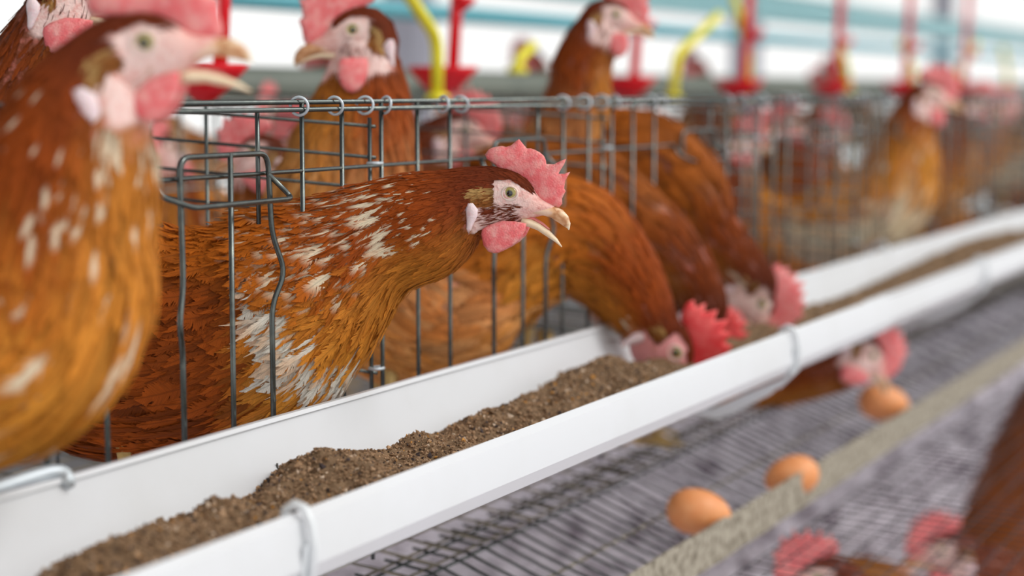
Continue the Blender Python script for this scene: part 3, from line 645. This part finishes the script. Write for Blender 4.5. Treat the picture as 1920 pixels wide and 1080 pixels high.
# crumbs
nc = 42000; cxs = np.where(rr.random(nc) < .85, rr.uniform(.72, 1.62, nc), rr.uniform(1.6, 3.2, nc)); cl = rr.uniform(.550, .674, nc)
ci = np.clip(np.searchsorted(xs, cxs), 0, n1 - 1); cj = np.clip(((cl - .549) / .128 * 59).round().astype(int), 0, 59)
hz = H[ci, cj]; okc = hz < bowl[ci, cj] - .0015; cxs, cl, hz = cxs[okc], cl[okc], hz[okc]; nc = len(cxs)
sz = rr.lognormal(math.log(.00082), .45, nc)[:, None, None]; sz = np.minimum(sz, .0028)
octa = np.array([(1, 0, 0), (-1, 0, 0), (0, 1, 0), (0, -1, 0), (0, 0, 1), (0, 0, -1)], float)
ov = octa[None] * rr.uniform(.55, 1.25, (nc, 6, 1)) + rr.normal(0, .22, (nc, 6, 3))
q = rr.normal(0, 1, (nc, 4)); q /= np.linalg.norm(q, axis=1)[:, None]; w_, x_, y_, z_ = q.T
Rm = np.stack([1 - 2 * (y_**2 + z_**2), 2 * (x_*y_ - z_*w_), 2 * (x_*z_ + y_*w_), 2 * (x_*y_ + z_*w_), 1 - 2 * (x_**2 + z_**2), 2 * (y_*z_ - x_*w_), 2 * (x_*z_ - y_*w_), 2 * (y_*z_ + x_*w_), 1 - 2 * (x_**2 + y_**2)], -1).reshape(-1, 3, 3)
ov = np.einsum('nij,nkj->nki', Rm, ov) * sz + np.stack([cxs, cl - D0, CAMZ - hz], -1)[:, None]
of = np.array([(0, 2, 4), (2, 1, 4), (1, 3, 4), (3, 0, 4), (2, 0, 5), (1, 2, 5), (3, 1, 5), (0, 3, 5)])
F2 = (of[None] + (np.arange(nc) * 6)[:, None, None] + nb).reshape(-1, 3)
pal = np.array([(.28, .17, .095), (.38, .24, .14), (.17, .10, .055), (.46, .29, .17), (.06, .045, .045), (.60, .28, .06), (.60, .46, .34)])
pk = pal[rr.choice(7, nc, p=[.3, .24, .2, .1, .09, .02, .05])] * rr.uniform(.8, 1.2, (nc, 1))
me = mesh_np('chicken_feed', np.r_[V, ov.reshape(-1, 3)], [F, F2], smooth=False)
cc = np.r_[cv, np.repeat(pk, 6, axis=0)]; ca = me.color_attributes.new('Col', 'FLOAT_COLOR', 'POINT'); ca.data.foreach_set('color', np.c_[cc, np.ones(len(cc))].astype(np.float32).ravel())
tag(link('chicken_feed', me, FEEDM), 'brown crumbly feed meal heaped in the white trough', 'feed', kind='stuff')
# husk stuck to the trough wall
v = W(520, 883, .6700); MB().tube([v + Vector((0, 0, .005)), v + Vector((.0006, .0005, 0)), v + Vector((.0002, -.001, -.0052))], [.0006, .0011, .0006], 6).build('husk', mat('husk_dark', (.05, .045, .04), .7))
tag(bpy.data.objects['husk'], 'tiny dark husk stuck on the inner wall of the white trough', 'husk')

# ================================================================== eggs
prof = []
for i in range(17):
    a = math.pi * i / 16; zz = -math.cos(a); r = math.sin(a) * (1 - .13 * zz); prof.append((.0205 * r, .0290 * zz))
eggme = MB().lathe(prof, seg=28).mesh('egg'); eggme.transform(Matrix.Rotation(math.pi / 2, 4, 'Y')); eggme.materials.append(EGGM)
for (px, py, L_, rz, lb, sc) in ((1310, 960, .602, -1.05, 'brown egg lying alone on the wire tray nearest the camera', 1.05), (1484, 893, .590, 2.3, 'brown egg half hidden behind the edge strip beside the nearest egg', 1.03), (1657, 755, .608, -1.0, 'farthest brown egg on the tray below the hen reaching under the trough', 1.12)):
    o = bpy.data.objects.new('egg', eggme); COL.objects.link(o); v = W(px, py, L_); o.location = v; o.rotation_euler = (random.uniform(-.2, .2), .16, rz); o.scale = (sc,) * 3
    tag(o, lb, 'egg', 'brown eggs on the egg tray')

# ================================================================== drinkers, pipes
LD = 1.07
g = MB().tube([P(-1, 1.40, -.005), P(12, 1.40, -.005)], .027, 20).build('gutter', GREY); tag(g, 'wide grey green gutter running behind the cages', 'gutter')
me_ = g.data
wp = MB(); wp.tube([P(-1, 1.50, -.128), P(12, 1.50, -.128)], .015, 16); tag(wp.build('water_pipe', AQUA), 'thin blue aqua pipe running high behind the hens', 'pipe')
wp = MB(); wp.tube([P(-1, 1.56, -.193), P(12, 1.56, -.193)], .019, 16); tag(wp.build('water_pipe', AQUAL), 'pale aqua pipe just above the thin blue pipe', 'pipe')
wp = MB(); wp.tube([P(-1, 1.62, -.24), P(12, 1.62, -.24)], .022, 16); tag(wp.build('water_pipe', AQUAL), 'topmost pale mint pipe at the top edge', 'pipe')
wp = MB(); wp.tube([P(-1, LD, -.33), P(12, LD, -.33)], .012, 12); tag(wp.build('water_pipe', mat('white_pipe', (.8, .8, .8), .4)), 'white water line above the red drinkers', 'pipe')
cupm = MB().lathe([(.001, -.002), (.010, 0), (.022, .008), (.034, .018), (.0405, .024), (.0395, .0255), (.033, .0205), (.021, .011), (.009, .004), (.001, .003)], seg=28).mesh('cup')
capm = MB().lathe([(.001, 0), (.013, .010), (.016, .016), (.012, .018), (.006, .018), (.001, .018)], seg=20).mesh('nipple_cap')
dlabel = ['red drinker cup with rod behind the open beak of the left hen', 'red hanging drinker cup behind the yellow tube at centre top', 'red drinker cup right of the tall hen at top centre', 'fourth red drinker cup from the left, between two yellow tubes', 'blurred red drinker cup fifth from the left', 'blurred red drinker cup beside the far right hens', 'farthest red drinker cup at the right']
for i, (px, py) in enumerate(((384, 148), (830, 146), (1176, 160), (1385, 162), (1558, 162), (1690, 160), (1800, 163))):
    v = W(px, py + 8, LD); t = empty('drinker', v - Vector((0, 0, .016))); tag(t, dlabel[i], 'drinker', 'red drinker cups')
    cup_ = link('cup', cupm, RED, t); cup_.scale = (1.05, 1.05, 1.35)
    MB().tube([(.024, 0, .012), (.03, -.004, .12), (.046, -.008, .33)], [.0075, .0075, .0075], 10).build('rod', RED, t)
    o = link('nipple_cap', capm, RED, t); o.location = (-.005, -.03, .098)
    MB().tube([(-.005, -.03, .112), (-.005, -.03, .33)], .0016, 6).build('hanging_wire', GALV, t)
yl = [((765,-10),(820,72),(820,182),1.03,'bent yellow tube in front of the red cup at centre top'), ((1325,50),(1268,105),(1262,182),1.05,'slanting yellow tube right of the tall hen'), ((1375,-10),(1402,95),(1402,184),1.08,'yellow tube between the fourth and fifth red cups'),
      ((1000,85),(972,110),(970,132),1.12,'short yellow tube left of the tall hen'), ((1575,90),(1588,130),(1590,172),1.1,'blurred yellow tube beside the fifth red cup'), ((1690,80),(1712,130),(1710,160),1.1,'blurred yellow tube above the far right hens'), ((1830,80),(1800,130),(1796,160),1.1,'blurred yellow tube second from the right'), ((1880,90),(1888,130),(1890,170),1.1,'yellow tube nearest the right edge')]
for a, b, c, L_, lb in yl:
    v = [W(*a, L_), W(*b, L_), W(*c, L_)]; b0 = v[2]; t = empty('yellow_tube', b0); tag(t, lb, 'tube', 'yellow drinker tubes')
    up = (v[0] - v[1]); v.insert(0, v[0] + up.normalized() * .06) if L_ < 1.06 else None
    MB().tube([p - b0 for p in rounded(v, .02, 5)], .0072, 12).build('tube', YEL, t)
    MB().lathe([(.001, -.004), (.014, -.004), (.014, .002), (.007, .005)], seg=16).build('foot', YEL, t)

# ================================================================== hens (things)
hen = make_hen
hen((960, 361), .57, 1, [(872,382,66,72),(800,418,96,102),(708,458,106,98),(622,505,122,146),(535,558,158,182),(430,618,188,216),(300,660,215,216),(130,655,190,205),(0,580,120,100),(-110,500,45,40)],
    'brown hen stretching its white streaked neck through the bars, beak open', nf=24000, main=True, kind='streaked', yaw=-9, hwf=.68)
hen((278, 82), .58, 1, [(214,118,82,78),(172,190,128,115),(135,300,165,158),(105,430,190,172),(78,550,225,190),(0,650,260,200),(-160,700,260,185),(-340,690,220,180),(-500,600,120,100),(-600,540,40,40)],
    'large orange hen at the left edge leaning over the trough, beak open', pitch=22, k=1.12, wsc=.82, jaw=True, lsc=1.25, nf=6500, kind='gold', comb=1, flen=1.1)
hen((150, -22), .80, 1, [(120,10,62,60),(90,70,75,72),(50,150,90,90),(10,250,110,110),(-40,350,130,130),(-140,420,130,130),(-260,420,90,90),(-330,400,30,30)],
    'dark red hen behind the large left hen with head cut by the frame', nf=1600, kind='dark', k=1.05)
hen((657, 57), .86, -1, [(683,100,62,58),(680,160,82,80),(672,240,104,106),(655,330,130,128),(640,430,150,150),(690,540,150,150),(790,610,130,120),(900,600,100,90),(980,570,40,30)],
    'alert brown hen at centre top looking left over the cage rail', mouth=False, nf=6500, kind='pale', comb=1, wattle=1, yaw=14, k=1.24)
hen((872, 245), .95, 1, [(835,265,52,50),(800,300,62,62),(760,360,80,80),(700,430,100,100),(600,470,110,110),(500,460,80,80),(430,440,30,30)],
    'hen behind the bars with face and pink comb behind the bars, above the streaked neck', nf=1500, kind='dark', comb=2, mouth=False, k=1.15)
hen((1153, 28), .77, 1, [(1122,62,48,46),(1098,115,56,50),(1087,185,64,62),(1075,265,84,80),(1040,350,110,105),(960,420,125,120),(870,440,110,110),(790,430,50,50)],
    'tall hen right of centre holding its head above the rail facing right', nf=2000, kind='pale', comb=1, mouth=False, wattle=1)
hen((1264, 658), .622, 1, [(1226,622,50,52),(1190,560,66,72),(1135,490,84,88),(1060,440,100,105),(960,470,115,120),(850,540,120,130),(740,580,105,110),(640,570,40,40)],
    'hen with an orange neck pecking the feed nearest to the camera', pitch=-52, k=1.32, jaw=True, nf=4500, kind='streaked', mouth=False, red=True, comb=2, wattle=1)
hen((1322, 622), .648, 1, [(1318,580,46,44),(1296,530,54,52),(1245,470,66,64),(1175,415,78,78),(1090,370,90,95),(990,370,100,105),(890,400,90,90),(810,400,30,30)],
    'dark hen feeding behind the nearest pecking hen, red comb down', pitch=-66, nf=1800, kind='dark', mouth=False, red=True, comb=1, wattle=1)
hen((1424, 567), .635, 1, [(1412,530,44,44),(1380,495,50,48),(1325,440,66,70),(1270,370,95,95),(1200,320,105,110),(1110,310,90,90),(1040,320,30,30)],
    'third hen feeding in the trough with large pink comb', pitch=-58, jaw=True, nf=2000, kind='dark', mouth=False, comb=2, wattle=1, k=1.22)
hen((1632, 664), .60, 1, [(1596,682,42,42),(1550,698,44,42),(1490,712,44,42),(1420,722,48,40),(1340,715,50,40),(1260,700,30,30)],
    'hen reaching out below the trough towards the farthest egg', pitch=-38, nf=1300, kind='dark', mouth=False, comb=2, k=1.12, legs=False)
h5 = hen((1748, 176), .66, 1, [(1722,205,38,40),(1704,250,48,54),(1690,310,66,72),(1665,370,80,84),(1600,410,85,80),(1530,420,70,70),(1470,400,25,25)],
    'golden hen with cream breast at far right holding its head up', nf=1600, kind='creamy', comb=1, mouth=False, wattle=1, k=1.1)
h6 = hen((1838, 192), .74, 1, [(1812,212,34,36),(1796,255,42,44),(1775,310,55,58),(1730,360,68,68),(1670,380,64,64),(1610,370,25,25)],
    'hen behind the golden cream breasted hen, beak pointing right', nf=1100, kind='gold', comb=2, mouth=True, k=1.0)
h7 = hen((1480, 225), .95, -1, [(1492,250,36,36),(1496,290,46,46),(1490,350,62,62),(1480,420,74,74),(1420,470,74,70),(1360,470,55,55),(1310,460,20,20)],
    'dark hen behind the bars with small pink comb, right of centre', nf=1800, kind='streaked', comb=1, mouth=False)
# lower tier
hen((1530, 1082), .555, -1, [(1567,1096,50,46),(1590,1130,56,54),(1600,1200,80,80),(1600,1290,95,95),(1540,1340,90,90),(1470,1330,30,30)],
    'hen below the egg tray at the bottom edge, only comb and eye in frame', nf=900, kind='gold', comb=1, mouth=False, k=1.25)
hen((1762, 1030), .56, -1, [(1794,1040,44,44),(1810,1065,60,60),(1850,1110,90,90),(1830,1190,115,115),(1730,1200,110,110),(1620,1120,80,80),(1540,1060,15,15)],
    'hen below the egg tray at bottom right with bright pink comb', nf=1100, kind='dark', comb=2, mouth=False, k=1.3)
lowb = hen((2050, 690), .50, 1, [(2025,710,50,45),(1998,760,80,70),(1975,840,100,95),(1955,930,115,110),(1935,1030,135,130),(1900,1130,140,140),(1830,1230,120,120),(1740,1290,20,20)],
    'dark brown hen body at the lower right edge', nf=1500, kind='dark', comb=1, mouth=False)
# prototypes copied into the farther cages
outw = -math.pi / 2
def at_cage(src, s, L_, rz, lab, grp=None, sc=1.0, dz=0): return copy_hen(src, (s, L_ - D0, CAMZ - floor_h(L_) + dz), rz, lab, grp, sc)
FG = 'blurred hens in the farther cages'
FL = ['blurred hen behind the bars just right of the third feeding hen', 'blurred hen deep in the cage left of the small pink comb', 'blurred brown hen in the cage right of the small pink comb', 'blurred hen directly behind the fifth red drinker', 'blurred hen left of the golden cream breasted hen', 'blurred hen right behind the golden cream breasted hen']
at_cage(h7, 1.50, 1.04, ALPHA + math.pi / 2 + .1, 'brown hen behind the wire partition, left of the hen looking left', None, .95)
at_cage(h7, 1.72, 1.12, ALPHA + math.pi / 2 - .2, 'pink faced hen deep behind the partition above the wire door', None, .95)
fr = [(2.35, .93, -1.3), (2.62, 1.0, -1.8), (2.78, .90, -1.5), (3.05, .98, -1.2), (3.3, .92, -1.7), (3.55, 1.0, -1.4), (3.85, .93, -1.6), (4.2, .95, -1.3), (4.6, .93, -1.7), (5.0, .95, -1.4), (5.5, .93, -1.5), (6.0, .95, -1.6)]
for i, (s, L_, rz) in enumerate(fr):
    src = h7 if s < 4.1 else (h7, h6, h5)[i % 3]; lb = FL[i] if i < len(FL) else 'blurred brown hen in the farthest cages behind the bars at the right edge'
    at_cage(src, s, L_, rz + .4, lb, FG if i >= len(FL) else None, .95)
BG = 'hens in the far row behind the gutter'
for i, (s, L_, rz) in enumerate([(1.55, 1.50, 1.2), (1.78, 1.55, 1.9), (2.02, 1.52, .9), (2.25, 1.55, 2.2), (2.55, 1.50, 1.4), (2.85, 1.56, 1.0), (3.3, 1.5, 1.8), (3.7, 1.55, 1.3), (4.2, 1.5, 2.0), (4.7, 1.56, 1.1), (5.2, 1.5, 1.7), (5.8, 1.5, 1.2)]):
    src = (h7, h6)[i % 2]; at_cage(src, s, L_ + .1, rz, 'blurred red faced hen in the far row behind the partition', BG, 1.0, -.0)
for i, (s, L_, rz) in enumerate([(1.62, 1.38, 3.0), (1.80, 1.33, 3.3), (1.98, 1.38, 2.8), (2.18, 1.34, 3.2), (2.40, 1.40, 2.9), (2.70, 1.36, 3.2), (3.0, 1.38, 2.9)]):
    at_cage((h6, h7, h6)[i % 3], s, L_, rz, 'pink faced hen seen low behind the wire partition, left of centre' if i < 5 else 'blurred red faced hen in the far row behind the partition', 'pink faced hens behind the wire partition' if i < 5 else BG, .92, -.035)
rc = empty('wire_cage', P(0, 1.5, .42)); tag(rc, 'wire cage of the far row behind the gutter', 'cage'); b0 = P(0, 1.5, .42); mb = MB()
for kk in range(16): mb.tube([P(.5, 1.24 + kk * .035, floor_h(1.24 + kk * .035)) - b0, P(ROWEND, 1.24 + kk * .035, floor_h(1.24 + kk * .035)) - b0], .0012, 5)
for kk in range(100): mb.tube([P(.6 + kk * .06, 1.24, floor_h(1.24) - .002) - b0, P(.6 + kk * .06, 1.77, floor_h(1.77) - .002) - b0], .0012, 5)
tag(mb.build('floor_mesh', WIREW, rc), kind='stuff')
for L_ in (1.26, 1.75):
    for h in (.012, .10): MB().tube([P(.5, L_, h) - b0, P(ROWEND, L_, h) - b0], .0018, 6).build('top_rail', WIRE, rc)
    for kk in range(0, 60):
        o = bpy.data.objects.new('vertical_bar', bar); COL.objects.link(o); o.parent = rc; o.location = P(1.2 + kk * .095, L_, .012) - b0

# ================================================================== lower cage roof mesh
lcg = empty('wire_cage', P(0, .3, .62)); tag(lcg, 'lower tier wire cage stepped out below the egg tray', 'cage'); b0 = P(0, .3, .62)
mb = MB(); L0, h0, L1, h1 = .560, .440, .12, .47
for kk in range(20):
    f = kk / 19; mb.tube([P(1.0, L0 + (L1 - L0) * f, h0 + (h1 - h0) * f) - b0, P(5, L0 + (L1 - L0) * f, h0 + (h1 - h0) * f) - b0], .0008, 5)
for kk in range(150):
    x = 1.0 + kk * .0265; mb.tube([P(x, L0, h0) - b0, P(x, L1, h1) - b0], .0008, 5)
tag(mb.build('roof_mesh', DWIRE, lcg), kind='stuff')
